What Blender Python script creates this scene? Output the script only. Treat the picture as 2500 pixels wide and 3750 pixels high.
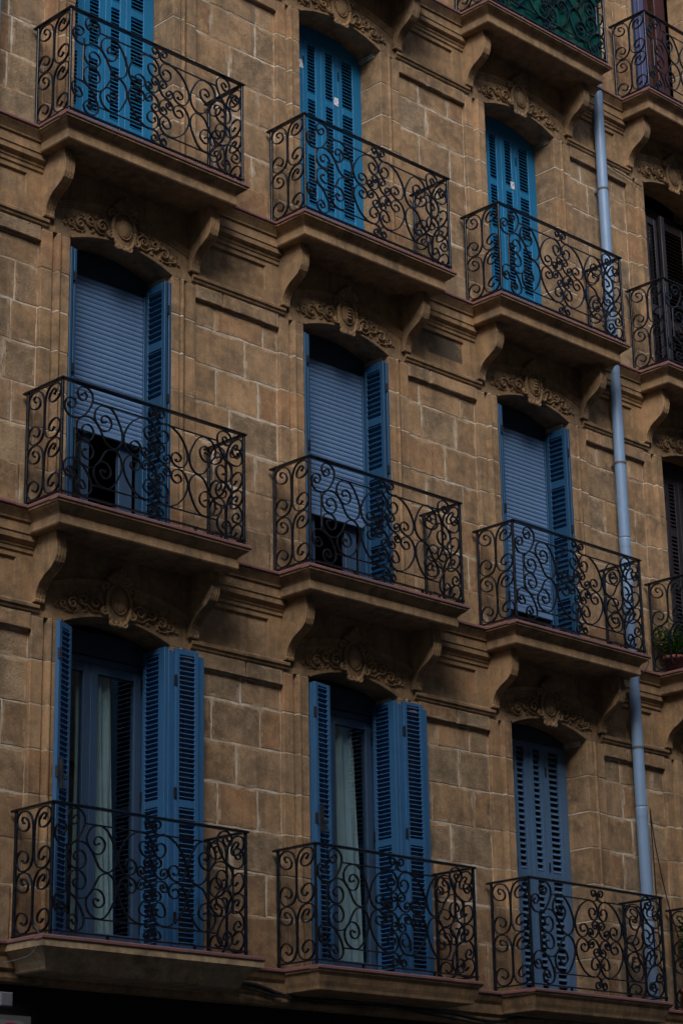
import bpy, math, random
from mathutils import Vector, Matrix
R = math.radians
random.seed(7)
sc = bpy.context.scene
for o in list(bpy.data.objects): bpy.data.objects.remove(o)
COL = sc.collection

# ------------------------------------------------------------------ camera
GZ = 4.16                                   # first-floor balcony level above the street
cam_d = bpy.data.cameras.new('camera'); cam = bpy.data.objects.new('camera', cam_d); COL.objects.link(cam)
yaw, pitch, roll = 0.7849, 0.3267, -0.0196
f = Vector((math.sin(yaw)*math.cos(pitch), math.cos(yaw)*math.cos(pitch), math.sin(pitch)))
rt = Vector((math.cos(yaw), -math.sin(yaw), 0)); up = rt.cross(f)
r2 = rt*math.cos(roll) + up*math.sin(roll); u2 = up*math.cos(roll) - rt*math.sin(roll)
m = Matrix((r2, u2, -f)).transposed().to_4x4(); m.translation = Vector((-10.3878, -14.0716, -2.4625 + GZ))
cam.matrix_world = m
cam_d.sensor_fit = 'VERTICAL'; cam_d.sensor_height = 36.0; cam_d.sensor_width = 24.0
cam_d.lens = 8215.18/3750*36; cam_d.clip_start = 0.1; cam_d.clip_end = 600
sc.camera = cam

# ------------------------------------------------------------------ light
SUN_EL, SUN_AZ = 42, 224                    # azimuth from +y clockwise: from the street side, a little left
w = bpy.data.worlds.new('World'); sc.world = w; w.use_nodes = True
nt = w.node_tree; bg = nt.nodes['Background']
sky = nt.nodes.new('ShaderNodeTexSky'); sky.sky_type = 'NISHITA'; sky.sun_disc = False
sky.sun_elevation = R(SUN_EL); sky.sun_rotation = R(SUN_AZ); sky.air_density = 1.0; sky.dust_density = 2.5; sky.ozone_density = 1.0
nt.links.new(sky.outputs[0], bg.inputs[0]); bg.inputs[1].default_value = 0.10
sd = bpy.data.lights.new('sun', 'SUN'); sun = bpy.data.objects.new('sun', sd); COL.objects.link(sun)
sd.energy = 1.45; sd.angle = R(26); sd.color = (1.0, 0.96, 0.92)
dv = Vector((math.sin(R(SUN_AZ))*math.cos(R(SUN_EL)), math.cos(R(SUN_AZ))*math.cos(R(SUN_EL)), math.sin(R(SUN_EL))))
sun.rotation_euler = dv.to_track_quat('Z', 'Y').to_euler(); sun.location = (0, -20, 30)
vs = sc.view_settings; vs.view_transform = 'Standard'; vs.look = 'None'; vs.gamma = 1; vs.exposure = 0.58; vs.use_curve_mapping = False

# ------------------------------------------------------------------ materials
def mat(name, rough=0.8, metal=0.0, spec=0.5):
    mt = bpy.data.materials.new(name); mt.use_nodes = True
    b = mt.node_tree.nodes['Principled BSDF']
    b.inputs['Roughness'].default_value = rough; b.inputs['Metallic'].default_value = metal
    b.inputs['Specular IOR Level'].default_value = spec
    return mt, mt.node_tree, b
def N(t, kind, **kw):
    n = t.nodes.new(kind)
    for k, v in kw.items():
        if k in n.inputs: n.inputs[k].default_value = v
        else: setattr(n, k, v)
    return n
def noise(t, scale, detail=5, rough=0.6, vec=None):
    n = N(t, 'ShaderNodeTexNoise', Scale=scale, Detail=detail, Roughness=rough)
    if vec is not None: t.links.new(vec, n.inputs['Vector'])
    return n
def ramp(t, src, stops):
    n = t.nodes.new('ShaderNodeValToRGB'); cr = n.color_ramp
    while len(cr.elements) < len(stops): cr.elements.new(0.5)
    for e, (p, c) in zip(cr.elements, stops):
        e.position = p; e.color = (c, c, c, 1) if isinstance(c, (int, float)) else (*c, 1)
    t.links.new(src, n.inputs[0]); return n
def mix(t, fac, a, b, mode='MIX'):
    n = t.nodes.new('ShaderNodeMix'); n.data_type = 'RGBA'; n.blend_type = mode
    for k, v in (('Factor', fac), ('A', a), ('B', b)):
        i = [s for s in n.inputs if s.name == k and (s.type == 'RGBA' if k != 'Factor' else s.type == 'VALUE')][0]
        if hasattr(v, 'links'): t.links.new(v, i)
        elif k == 'Factor': i.default_value = v
        else: i.default_value = (*v, 1)
    return [s for s in n.outputs if s.type == 'RGBA'][0]
def bump(t, b, src, strength, dist):
    n = N(t, 'ShaderNodeBump', Strength=strength, Distance=dist)
    t.links.new(src, n.inputs['Height']); t.links.new(n.outputs[0], b.inputs['Normal']); return n
def add(t, a, b, op='ADD', k=None):
    n = t.nodes.new('ShaderNodeMath'); n.operation = op
    for i, v in enumerate((a, b)):
        if hasattr(v, 'links'): t.links.new(v, n.inputs[i])
        else: n.inputs[i].default_value = v
    return n.outputs[0]

def stone_mat(name, base, alt, red, rnd=1.0, pits=1.0, grain=1.0, lime=False, streak=0.55, soot=(0.57, 0.68, 0.75)):
    mt, t, b = mat(name, 0.9, 0, 0.2)
    geo = t.nodes.new('ShaderNodeNewGeometry'); P = geo.outputs['Position']
    oi = t.nodes.new('ShaderNodeObjectInfo')
    r = oi.outputs['Random']
    tone = ramp(t, r, [(0.0, tuple(x*1.15 for x in base)), (0.14, tuple(x*0.66 for x in base)), (0.28, base), (0.42, alt), (0.55, tuple(x*0.84 for x in base)), (0.68, red), (0.80, tuple(x*1.35 for x in base)), (0.90, tuple(x*0.82 for x in alt)), (1.0, base)])
    c = mix(t, rnd, base, tone.outputs[0])
    n1 = noise(t, 2.3, 6, 0.65, P)
    c = mix(t, ramp(t, n1.outputs[0], [(0.38, 0.0), (0.66, 0.95)]).outputs[0], c, tuple(x*0.50 for x in alt))
    n2 = noise(t, 9.0, 7, 0.7, P)
    c = mix(t, ramp(t, n2.outputs[0], [(0.44, 0.0), (0.70, 0.65)]).outputs[0], c, tuple(min(1, x*1.4) for x in base))
    # soot and lichen patches with ragged outlines
    n3 = noise(t, 1.1, 8, 0.72, P)
    c = mix(t, ramp(t, n3.outputs[0], [(soot[0], 0.0), (soot[1], soot[2])]).outputs[0], c, (0.095, 0.080, 0.062))
    # vertical streaks
    mp = t.nodes.new('ShaderNodeMapping'); mp.inputs['Scale'].default_value = (9, 9, 0.7); t.links.new(P, mp.inputs[0])
    n4 = noise(t, 1.0, 5, 0.6, mp.outputs[0])
    c = mix(t, ramp(t, n4.outputs[0], [(0.50, 0.0), (0.72, streak)]).outputs[0], c, (0.13, 0.10, 0.068))
    n5 = noise(t, 60, 3, 0.6, P)
    c = mix(t, 0.35, c, ramp(t, n5.outputs[0], [(0.3, 0.55), (0.7, 1.3)]).outputs[0], 'MULTIPLY')
    v = t.nodes.new('ShaderNodeTexVoronoi'); v.inputs['Scale'].default_value = 16; t.links.new(P, v.inputs['Vector'])
    pit = ramp(t, v.outputs[0], [(0.05, 1.0), (0.14, 0.0)]).outputs[0]
    pm = add(t, pit, ramp(t, noise(t, 3.1, 3, 0.5, P).outputs[0], [(0.56, 0.0), (0.66, 1.0)]).outputs[0], 'MULTIPLY')
    c = mix(t, add(t, pm, 0.7*pits, 'MULTIPLY'), c, (0.05, 0.035, 0.022))
    if lime: c = mix(t, ramp(t, noise(t, 6.5, 6, 0.7, P).outputs[0], [(0.48, 0.0), (0.64, 0.6)]).outputs[0], c, (0.56, 0.47, 0.36))
    t.links.new(c, b.inputs['Base Color'])
    h = add(t, add(t, n2.outputs[0], 0.6*grain, 'MULTIPLY'), add(t, n5.outputs[0], 0.25*grain, 'MULTIPLY'))
    h = add(t, h, add(t, pm, -0.8*pits, 'MULTIPLY'))
    bump(t, b, h, 0.7, 0.014)
    return mt
SB, SA, SR = (0.390, 0.250, 0.138), (0.335, 0.235, 0.150), (0.350, 0.190, 0.098)
M = {}
M['stone'] = stone_mat('sandstone_block', SB, SA, SR)
M['pale_slab'] = stone_mat('pale_slab_stone', (0.46, 0.34, 0.205), (0.40, 0.30, 0.19), (0.42, 0.28, 0.165), 0.3, 0.3, 0.5, streak=0.6, soot=(0.66, 0.74, 0.6))
M['stone_edge'] = stone_mat('sandstone_lime_edge', SB, SA, SR, lime=True)
M['soot_panel'] = stone_mat('sandstone_sooted', SB, SA, SR, 0.5, 0.5, 0.8, soot=(0.40, 0.54, 0.92))
M['stone_grey'] = stone_mat('sandstone_weathered', (0.345, 0.245, 0.150), (0.305, 0.230, 0.155), (0.31, 0.20, 0.12), 1.0, 1.4, 2.2)
M['carved'] = stone_mat('sandstone_carved', (0.375, 0.238, 0.128), (0.315, 0.220, 0.138), (0.33, 0.200, 0.11), 0.5, 0.35, 0.5, streak=0.75)
def mk_mortar():
    mt, t, b = mat('lime_mortar', 0.95, 0, 0.1)
    P = t.nodes.new('ShaderNodeNewGeometry').outputs['Position']
    n = noise(t, 14, 5, 0.7, P); n2 = noise(t, 1.7, 4, 0.6, P)
    c = ramp(t, n.outputs[0], [(0.3, (0.40, 0.33, 0.24)), (0.62, (0.66, 0.59, 0.49))]).outputs[0]
    c = mix(t, ramp(t, n2.outputs[0], [(0.46, 0.0), (0.60, 0.85)]).outputs[0], c, (0.28, 0.20, 0.12))
    t.links.new(c, b.inputs['Base Color']); bump(t, b, n.outputs[0], 0.8, 0.01); return mt
M['mortar'] = mk_mortar()
def paint(name, col, rough=0.45, var=0.25, dirt=(0.03, 0.035, 0.04), streak=0.35, spec=0.5):
    mt, t, b = mat(name, rough, 0, spec)
    P = t.nodes.new('ShaderNodeNewGeometry').outputs['Position']
    n = noise(t, 5.5, 5, 0.65, P)
    c = mix(t, ramp(t, n.outputs[0], [(0.35, 0.0), (0.75, var*2)]).outputs[0], col, tuple(x*0.6 for x in col))
    mp = t.nodes.new('ShaderNodeMapping'); mp.inputs['Scale'].default_value = (14, 14, 0.9); t.links.new(P, mp.inputs[0])
    n2 = noise(t, 1.4, 6, 0.7, mp.outputs[0])
    c = mix(t, ramp(t, n2.outputs[0], [(0.52, 0.0), (0.78, streak)]).outputs[0], c, dirt)
    n3 = noise(t, 45, 3, 0.6, P)
    c = mix(t, ramp(t, n3.outputs[0], [(0.66, 0.0), (0.74, 0.35)]).outputs[0], c, tuple(min(1, x*1.6+0.03) for x in col))
    t.links.new(c, b.inputs['Base Color'])
    t.links.new(ramp(t, n.outputs[0], [(0.3, rough*0.8), (0.7, min(1, rough*1.3))]).outputs[0], b.inputs['Roughness'])
    bump(t, b, n3.outputs[0], 0.12, 0.004); return mt
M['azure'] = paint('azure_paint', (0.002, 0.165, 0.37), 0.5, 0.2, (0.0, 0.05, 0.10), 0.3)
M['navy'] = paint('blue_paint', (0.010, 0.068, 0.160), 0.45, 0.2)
M['denim'] = paint('dusty_blue_paint', (0.030, 0.125, 0.285), 0.45, 0.2)
M['sash'] = paint('window_frame_paint', (0.035, 0.075, 0.150), 0.45, 0.2)
M['shaded_head'] = paint('shaded_navy_head', (0.016, 0.034, 0.072), 0.6, 0.2)  # navy deepened so the colour holds the shade under the window arches
M['slate'] = paint('slate_blue_paint', (0.070, 0.150, 0.285), 0.55, 0.2)
M['brown'] = paint('dark_brown_paint', (0.017, 0.012, 0.016), 0.5, 0.2)
M['violet'] = paint('pale_violet_paint', (0.075, 0.085, 0.19), 0.5, 0.2)
M['redwood'] = paint('red_wood_paint', (0.055, 0.008, 0.007), 0.5, 0.2)
M['blind'] = paint('blind_aluminium', (0.135, 0.245, 0.44), 0.35, 0.12, (0.12, 0.13, 0.15), 0.25)
M['pipe'] = paint('pale_blue_pipe', (0.21, 0.33, 0.52), 0.4, 0.12, (0.2, 0.22, 0.25), 0.5)
M['black'] = paint('shade_black_shopfront', (0.006, 0.006, 0.007), 0.6, 0.1, (0.004, 0.004, 0.004), 0.2, 0.2)  # near-black: the shade of the ground floor is in the paint
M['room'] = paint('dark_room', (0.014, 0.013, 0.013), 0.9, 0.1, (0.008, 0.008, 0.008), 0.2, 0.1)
M['white'] = paint('white_plastic', (0.17, 0.17, 0.20), 0.5, 0.1)
M['grey'] = paint('grey_panel', (0.10, 0.10, 0.105), 0.6, 0.1)
M['signred'] = paint('sign_red', (0.42, 0.012, 0.02), 0.4, 0.1)
M['pot'] = paint('terracotta', (0.22, 0.06, 0.035), 0.8, 0.2)
M['rubber'] = paint('cable_black', (0.012, 0.012, 0.014), 0.5, 0.1)
def mk_tile():
    mt, t, b = mat('red_floor_tile', 0.6, 0, 0.4)
    P = t.nodes.new('ShaderNodeNewGeometry').outputs['Position']; oi = t.nodes.new('ShaderNodeObjectInfo')
    c = ramp(t, oi.outputs['Random'], [(0, (0.20, 0.095, 0.090)), (0.5, (0.26, 0.120, 0.115)), (1, (0.19, 0.105, 0.10))]).outputs[0]
    n = noise(t, 12, 5, 0.7, P)
    c = mix(t, ramp(t, n.outputs[0], [(0.45, 0.0), (0.75, 0.6)]).outputs[0], c, (0.16, 0.095, 0.085))
    t.links.new(c, b.inputs['Base Color']); bump(t, b, n.outputs[0], 0.4, 0.006); return mt
M['tile'] = mk_tile()
def mk_iron():
    mt, t, b = mat('black_iron', 0.38, 0, 0.5)
    P = t.nodes.new('ShaderNodeNewGeometry').outputs['Position']
    n = noise(t, 28, 5, 0.7, P)
    c = ramp(t, n.outputs[0], [(0.4, (0.003, 0.006, 0.012)), (0.72, (0.006, 0.010, 0.018)), (0.9, (0.020, 0.014, 0.013))]).outputs[0]
    t.links.new(c, b.inputs['Base Color'])
    t.links.new(ramp(t, n.outputs[0], [(0.3, 0.20), (0.7, 0.45)]).outputs[0], b.inputs['Roughness'])
    bump(t, b, n.outputs[0], 0.25, 0.004); return mt
M['iron'] = mk_iron()
def mk_glass():
    mt, t, b = mat('window_glass', 0.03, 0, 0.6)
    out = [n for n in t.nodes if n.type == 'OUTPUT_MATERIAL'][0]
    tr = t.nodes.new('ShaderNodeBsdfTransparent'); tr.inputs[0].default_value = (0.80, 0.86, 0.87, 1)
    gl = t.nodes.new('ShaderNodeBsdfGlossy'); gl.inputs['Roughness'].default_value = 0.02
    lw = t.nodes.new('ShaderNodeLayerWeight'); lw.inputs[0].default_value = 0.5
    fr = t.nodes.new('ShaderNodeMapRange'); fr.inputs[3].default_value = 0.05; fr.inputs[4].default_value = 0.16; t.links.new(lw.outputs['Facing'], fr.inputs[0])
    mx = t.nodes.new('ShaderNodeMixShader')
    t.links.new(fr.outputs[0], mx.inputs[0]); t.links.new(tr.outputs[0], mx.inputs[1]); t.links.new(gl.outputs[0], mx.inputs[2])
    t.links.new(mx.outputs[0], out.inputs[0]); return mt
M['glass'] = mk_glass()
def mk_cloth(name, cols, scale):
    mt, t, b = mat(name, 0.9, 0, 0.1)
    P = t.nodes.new('ShaderNodeNewGeometry').outputs['Position']
    n = noise(t, scale, 4, 0.6, P)
    t.links.new(ramp(t, n.outputs[0], cols).outputs[0], b.inputs['Base Color'])
    w_ = noise(t, 180, 2, 0.5, P); bump(t, b, w_.outputs[0], 0.2, 0.002); return mt
M['curtain'] = mk_cloth('curtain_cloth', [(0.3, (0.36, 0.46, 0.52)), (0.7, (0.50, 0.59, 0.63))], 3)
M['green'] = mk_cloth('green_cloth', [(0.42, (0.0, 0.042, 0.044)), (0.54, (0.004, 0.062, 0.046)), (0.62, (0.03, 0.07, 0.055)), (0.68, (0.002, 0.038, 0.048))], 4)
M['sticker'] = mk_cloth('printed_sticker', [(0.50, (0.78, 0.80, 0.88)), (0.58, (0.25, 0.28, 0.42))], 55)
M['leaf'] = mk_cloth('plant_leaf', [(0.35, (0.05, 0.15, 0.015)), (0.7, (0.12, 0.28, 0.035))], 20)
def mk_road():
    mt, t, b = mat('asphalt', 0.9, 0, 0.2)
    P = t.nodes.new('ShaderNodeNewGeometry').outputs['Position']; n = noise(t, 3, 7, 0.7, P)
    t.links.new(ramp(t, n.outputs[0], [(0.3, (0.09, 0.084, 0.076)), (0.7, (0.16, 0.148, 0.134))]).outputs[0], b.inputs['Base Color'])
    bump(t, b, noise(t, 90, 3, 0.6, P).outputs[0], 0.4, 0.005); return mt
M['road'] = mk_road()
M['render_wall'] = stone_mat('far_side_stone', (0.30, 0.235, 0.17), (0.27, 0.23, 0.18), (0.30, 0.21, 0.14), 0.3)

# ------------------------------------------------------------------ mesh helpers
def soft(me):
    me.shade_smooth()
    for p in me.polygons:
        if len(p.vertices) > 4: p.use_smooth = False
class MB:
    def __init__(s): s.v = []; s.f = []
    def quad(s, *p):
        i = len(s.v); s.v += [tuple(q) for q in p]; s.f.append(tuple(range(i, i+len(p))))
    def box(s, x0, x1, y0, y1, z0, z1):
        i = len(s.v)
        s.v += [(x0,y0,z0),(x1,y0,z0),(x1,y1,z0),(x0,y1,z0),(x0,y0,z1),(x1,y0,z1),(x1,y1,z1),(x0,y1,z1)]
        s.f += [tuple(i+k for k in q) for q in ((3,2,1,0),(4,5,6,7),(0,1,5,4),(1,2,6,5),(2,3,7,6),(3,0,4,7))]
        return s
    def bbox(s, x0, x1, y0, y1, z0, z1, c=0.004):           # box whose front (-y) edges are chamfered
        i = len(s.v)
        s.v += [(x0,y1,z0),(x1,y1,z0),(x1,y1,z1),(x0,y1,z1),(x0,y0+c,z0),(x1,y0+c,z0),(x1,y0+c,z1),(x0,y0+c,z1),
                (x0+c,y0,z0+c),(x1-c,y0,z0+c),(x1-c,y0,z1-c),(x0+c,y0,z1-c)]
        s.f += [tuple(i+k for k in q) for q in ((0,3,2,1),(0,1,5,4),(1,2,6,5),(2,3,7,6),(3,0,4,7),(4,5,9,8),(5,6,10,9),(6,7,11,10),(7,4,8,11),(8,9,10,11))]
        return s
    def loft(s, rings, closed=True, caps=True):
        n = len(rings[0]); b = len(s.v)
        for r in rings: s.v += [tuple(p) for p in r]
        for a in range(len(rings)-1):
            for k in range(n if closed else n-1):
                k2 = (k+1) % n
                s.f.append((b+a*n+k, b+a*n+k2, b+(a+1)*n+k2, b+(a+1)*n+k))
        if caps and closed:
            s.f.append(tuple(b+k for k in reversed(range(n)))); e = b+(len(rings)-1)*n
            s.f.append(tuple(e+k for k in range(n)))
        return s
    def tube(s, pts, rad, seg=8, flat=1.0):
        pts = [Vector(p) for p in pts]; rings = []
        for i, p in enumerate(pts):
            t = (pts[min(i+1, len(pts)-1)] - pts[max(i-1, 0)]).normalized()
            a = Vector((0,0,1)) if abs(t.z) < 0.9 else Vector((1,0,0))
            u = t.cross(a).normalized(); v = t.cross(u)
            r = rad[i] if isinstance(rad, (list, tuple)) else rad
            rings.append([p + (u*math.cos(2*math.pi*k/seg) + v*math.sin(2*math.pi*k/seg))*r for k in range(seg)])
        return s.loft(rings)
    def build(s, name, material, parent=None, loc=None, smooth=False, link=True):
        me = bpy.data.meshes.new(name); me.from_pydata(s.v, [], s.f); me.update()
        if smooth: soft(me)
        me.materials.append(M[material] if isinstance(material, str) else material)
        return put(name, me, parent, loc)
def put(name, me, parent=None, loc=None, rot=None, scale=None, material=None):
    o = bpy.data.objects.new(name, me); COL.objects.link(o)
    if parent is not None: o.parent = parent
    if loc is not None: o.location = loc
    if rot is not None: o.rotation_euler = rot
    if scale is not None: o.scale = scale
    if material is not None:
        o.material_slots[0].link = 'OBJECT'; o.material_slots[0].material = M[material]
    return o
def empty(name, loc=(0,0,0), parent=None):
    o = bpy.data.objects.new(name, None); COL.objects.link(o); o.location = loc; o.empty_display_size = 0.2
    if parent is not None: o.parent = parent
    return o
def tag(o, label=None, cat=None, group=None, kind=None):
    if label: o['label'] = label
    if cat: o['category'] = cat
    if group: o['group'] = group
    if kind: o['kind'] = kind
    return o
def mesh_of(mb, name, material, smooth=False):
    me = bpy.data.meshes.new(name); me.from_pydata(mb.v, [], mb.f); me.update()
    if smooth: soft(me)
    me.materials.append(M[material]); return me
def catmull(pts, n=6):
    out = []; P = [Vector((*p, 0)) if len(p) == 2 else Vector(p) for p in pts]
    for i in range(len(P)-1):
        p0 = P[max(i-1,0)]; p1 = P[i]; p2 = P[i+1]; p3 = P[min(i+2,len(P)-1)]
        for k in range(n):
            t = k/n
            out.append(0.5*((2*p1) + (p2-p0)*t + (2*p0-5*p1+4*p2-p3)*t*t + (3*p1-p0-3*p2+p3)*t**3))
    out.append(P[-1]); return out

# ------------------------------------------------------------------ layout (metres)
CX = {1: 0.0, 2: 2.7781, 3: 5.5283, 4: 8.2759}               # left post of each balcony railing
ROWZ = {'C': GZ, 'B': GZ+3.4971, 'A': GZ+6.9474, 'Z': GZ+10.335}
SPR = {'C': 2.602, 'B': 2.545, 'A': 2.490, 'Z': 2.47}         # window arch springing above the railing foot
NEXT = {'C': 'B', 'B': 'A', 'A': 'Z'}
TOPZ = ROWZ['Z'] + 3.38
HO = 0.572                                                  # half width of a window opening
XC = 0.9915                                                 # window axis from the left post
COURSE = 0.3645
RECESS = 0.042                                              # the wall field lies this far behind the pilaster strips
REV = 0.28                                                  # depth of the window reveal
def ztop(r): return ROWZ[NEXT[r]] if r in NEXT else TOPZ

# ------------------------------------------------------------------ the setting
g = MB(); g.quad((-150,-150,0),(150,-150,0),(150,150,0),(-150,150,0))
tag(g.build('street', 'road'), kind='structure')
g = MB(); g.box(-40, 45, -2.4, -0.05, -0.1, 0.13); tag(g.build('pavement', 'grey'), kind='structure')

ob = MB(); ob.box(-60, 60, -26, -15.3, 0, 22.5); ob.box(-60, 60, -15.3, -14.9, 21.9, 22.3)  # unseen house behind the camera, height set to shade the lower floors
for k in range(-18, 19):
    for q in range(6):
        ob.box(k*3.2-0.7, k*3.2+0.7, -15.35, -15.05, 3.6+q*3.2, 3.75+q*3.2)
tag(ob.build('unseen_opposite_building', 'render_wall'), kind='structure')

bld = empty('stone_building', (0, 0, 0))
tag(bld, 'golden sandstone apartment building with carved window heads, iron balconies and blue shutters', 'building')
XL, XR = -1.35, CX[4]+2.6                                    # the stretch of facade that is built

# inside of the building: back wall, floors and side walls, all dark
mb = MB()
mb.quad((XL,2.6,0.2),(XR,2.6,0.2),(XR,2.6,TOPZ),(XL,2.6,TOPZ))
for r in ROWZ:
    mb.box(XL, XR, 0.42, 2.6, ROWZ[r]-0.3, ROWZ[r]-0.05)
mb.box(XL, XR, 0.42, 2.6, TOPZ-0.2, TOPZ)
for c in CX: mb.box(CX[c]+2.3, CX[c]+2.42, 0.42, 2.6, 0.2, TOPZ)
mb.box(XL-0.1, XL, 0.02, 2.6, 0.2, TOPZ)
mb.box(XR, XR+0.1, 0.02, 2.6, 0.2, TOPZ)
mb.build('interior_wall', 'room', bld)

# wall between the windows: mortar bed with single stones laid into it
wall = MB()
gaps = [(XL, CX[1]+XC-HO-0.295)] + [(CX[c]+XC+HO+0.295, CX[c+1]+XC-HO-0.295) for c in (1,2,3)] + [(CX[4]+XC+HO+0.295, XR)]
for r in ROWZ:
    z0 = ROWZ[r]; zt = ztop(r)
    for (a, b) in gaps:
        wall.box(a-0.02, b+0.02, RECESS-0.0005, 0.40, z0-0.30 if r == 'C' else z0-0.36, z0+SPR[r]-0.05)
        wall.box(a-0.31, b+0.31, 0.060, 0.40, z0+SPR[r]-0.05, zt-0.30)         # frieze zone backing
    for c in CX:                                                                  # above the lintels, under the slab
        x = CX[c]+XC
wallo = wall.build('facade_wall', 'mortar', bld)

stuff_st = MB()
nstone = 0
def stone(x0, x1, yf, z0, z1, thick=0.05, to_stuff=False, jit=0.0055):
    """one ashlar block: worn outline, softened arris, slightly uneven face"""
    global nstone
    dy = random.uniform(-0.004, 0.0); g = random.uniform(0.002, 0.008)
    x0 += g; x1 -= random.uniform(0.002, 0.008); z0 += random.uniform(0.002, 0.007); z1 -= random.uniform(0.002, 0.007)
    nx = max(3, int((x1-x0)/0.07)); nz = max(3, int((z1-z0)/0.07))
    per = [(x0+(x1-x0)*i/nx, z0) for i in range(nx)] + [(x1, z0+(z1-z0)*i/nz) for i in range(nz)] + \
          [(x1-(x1-x0)*i/nx, z1) for i in range(nx)] + [(x0, z1-(z1-z0)*i/nz) for i in range(nz)]
    per = [(px+random.uniform(-jit, jit), pz+random.uniform(-jit, jit)) for px, pz in per]
    cx, cz = (x0+x1)/2, (z0+z1)/2
    def ring(ins, y):
        out = []
        for px, pz in per:
            d = math.hypot(cx-px, cz-pz) or 1
            out.append((px+(cx-px)/d*ins*1.3, y, pz+(cz-pz)/d*ins*1.3))
        return out
    bevel = random.uniform(0.004, 0.009)
    rr = [ring(0, yf+thick), ring(0, yf+dy+0.004), ring(bevel, yf+dy-0.001), ring(bevel+0.02, yf+dy-random.uniform(0.0015, 0.004))]
    if to_stuff:
        stuff_st.loft([r for r in rr]); return
    mb = MB(); mb.loft([[(p[0]-cx, p[1]-yf, p[2]-cz) for p in r] for r in rr])
    o = mb.build('stone', 'stone_grey' if random.random() < (0.45 if yf < 0.01 else 0.16) else 'stone', wallo, (cx, yf, cz)); nstone += 1
    o.data.materials.append(M['stone_edge']); m_ = len(per)
    for i_, p_ in enumerate(o.data.polygons):
        if i_ < 3*m_: p_.material_index = 1
def courses(r):
    z0, s = ROWZ[r], ROWZ[r]+SPR[r]
    zz = [s-0.122] + [s-0.36-COURSE*k for k in range(0, 6)]
    zz = [z for z in zz if z > z0+0.22] + [z0-0.03]
    return zz
for r in ROWZ:
    zz = courses(r)
    for gi, (a, b) in enumerate(gaps):
        hide = (r == 'Z') or gi == 4
        for k in range(len(zz)-1):
            zt, zb = zz[k], zz[k+1]; plinth = k == len(zz)-2
            yf = 0.0 if plinth else RECESS
            xa, xb = (a-0.30, b+0.30) if plinth else (a, b)
            if gi == 0: xa = XL
            if gi == 4: xb = XR
            L = xb-xa
            n = 2 if (k + gi + 'CBAZ'.index(r)) % 2 else 3
            if gi == 0 or plinth: n = max(2, round(L/0.52))
            if k == 0 and n == 2: n = random.choice((2, 3))
            if n == 2: cuts = [random.uniform(0.40, 0.62)]
            elif n == 3: cuts = [random.uniform(0.18, 0.32), random.uniform(0.70, 0.84)]
            else: cuts = [(i+random.uniform(-0.18, 0.18))/n for i in range(1, n)]
            xs = [xa] + [xa+L*q for q in cuts] + [xb]
            for i in range(len(xs)-1):
                stone(xs[i], xs[i+1], yf, zb, zt, 0.05, hide)
        # head band above the recessed field, flush with the strips
        xa, xb = (a-0.295, b+0.295)
        if gi == 0: xa = XL
        if gi == 4: xb = XR
        zt, zb = ROWZ[r]+SPR[r]+0.02, ROWZ[r]+SPR[r]-0.122
        cut = xa+(xb-xa)*random.uniform(0.35, 0.65)
        aa, bb = a, b
        for (p, q) in ((aa+0.002, cut), (cut, bb-0.002)):
            stone(p, q, 0.0, zb, zt, 0.06, hide, 0.002)
if stuff_st.v: tag(stuff_st.build('stone_course', 'stone', wallo), kind='stuff')

# jamb stones: one moulded block for each course at each side of a window
PROF = [(0.0, REV), (0.0, -0.010), (0.005, -0.015), (0.088, -0.015), (0.091, 0.014), (0.106, 0.016), (0.110, -0.024), (0.118, -0.034), (0.132, -0.032),
        (0.138, -0.014), (0.146, 0.022), (0.156, 0.040), (0.178, 0.042), (0.181, 0.0), (0.292, 0.0), (0.296, 0.004), (0.296, 0.30), (0.10, 0.34)]
def jamb_mesh(h, side, inset=0.0):
    mb = MB(); prof = []
    for (u, y) in PROF:
        yy = y + (inset if y < 0.2 else 0); uu = u + (inset if u < 0.05 else 0) - (inset if u > 0.28 else 0)
        prof.append((uu, yy))
    def ring(z, e=0.0):
        pts = [(side*(u + (e if u < 0.05 else (-e if u > 0.28 else 0))), y + (e if y < 0.2 else 0), z) for u, y in prof]
        return pts if side > 0 else pts[::-1]
    c = 0.0 if inset else 0.005
    rr = [ring(0, c), ring(c*1.2)] if c else [ring(0)]
    rr += [ring(h-c*1.2), ring(h, c)] if c else [ring(h)]
    mb.loft(rr); return mb
JM = {}
def spandrel(r, c):
    mb = MB(); z0, z1 = 0.002, ztop(r)-ROWZ[r]-SPR[r]-0.2
    mb.box(-0.872, -0.70, 0.003, 0.40, z0, z1); mb.box(0.70, 0.872, 0.003, 0.40, z0, z1); mb.box(-0.70, 0.70, 0.0035, 0.40, 0.30, z1)
    mb.build('spandrel', 'carved', bld, (CX[c]+XC, 0, ROWZ[r]+SPR[r]))
def jamb(r, c):
    x = CX[c]+XC; z0 = ROWZ[r]
    top = z0+SPR[r]
    zz = [top] + [z for z in courses(r)[1:]]
    for side in (-1, 1):
        base = jamb_mesh(top-z0+0.028, side, 0.0035).build('jamb', 'mortar', bld, (x+side*HO, 0, z0-0.03))
        for k in range(len(zz)-1):
            a, b = zz[k+1]+0.004, zz[k]-0.005
            key = (round(b-a, 3), side)
            if key not in JM: JM[key] = mesh_of(jamb_mesh(b-a, side), 'jamb_stone', 'stone')
            put('jamb_stone', JM[key], base, (0, random.uniform(-0.0015, 0.0015), a-(z0-0.03)))
for r in ROWZ:
    for c in CX: jamb(r, c); spandrel(r, c)

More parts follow.
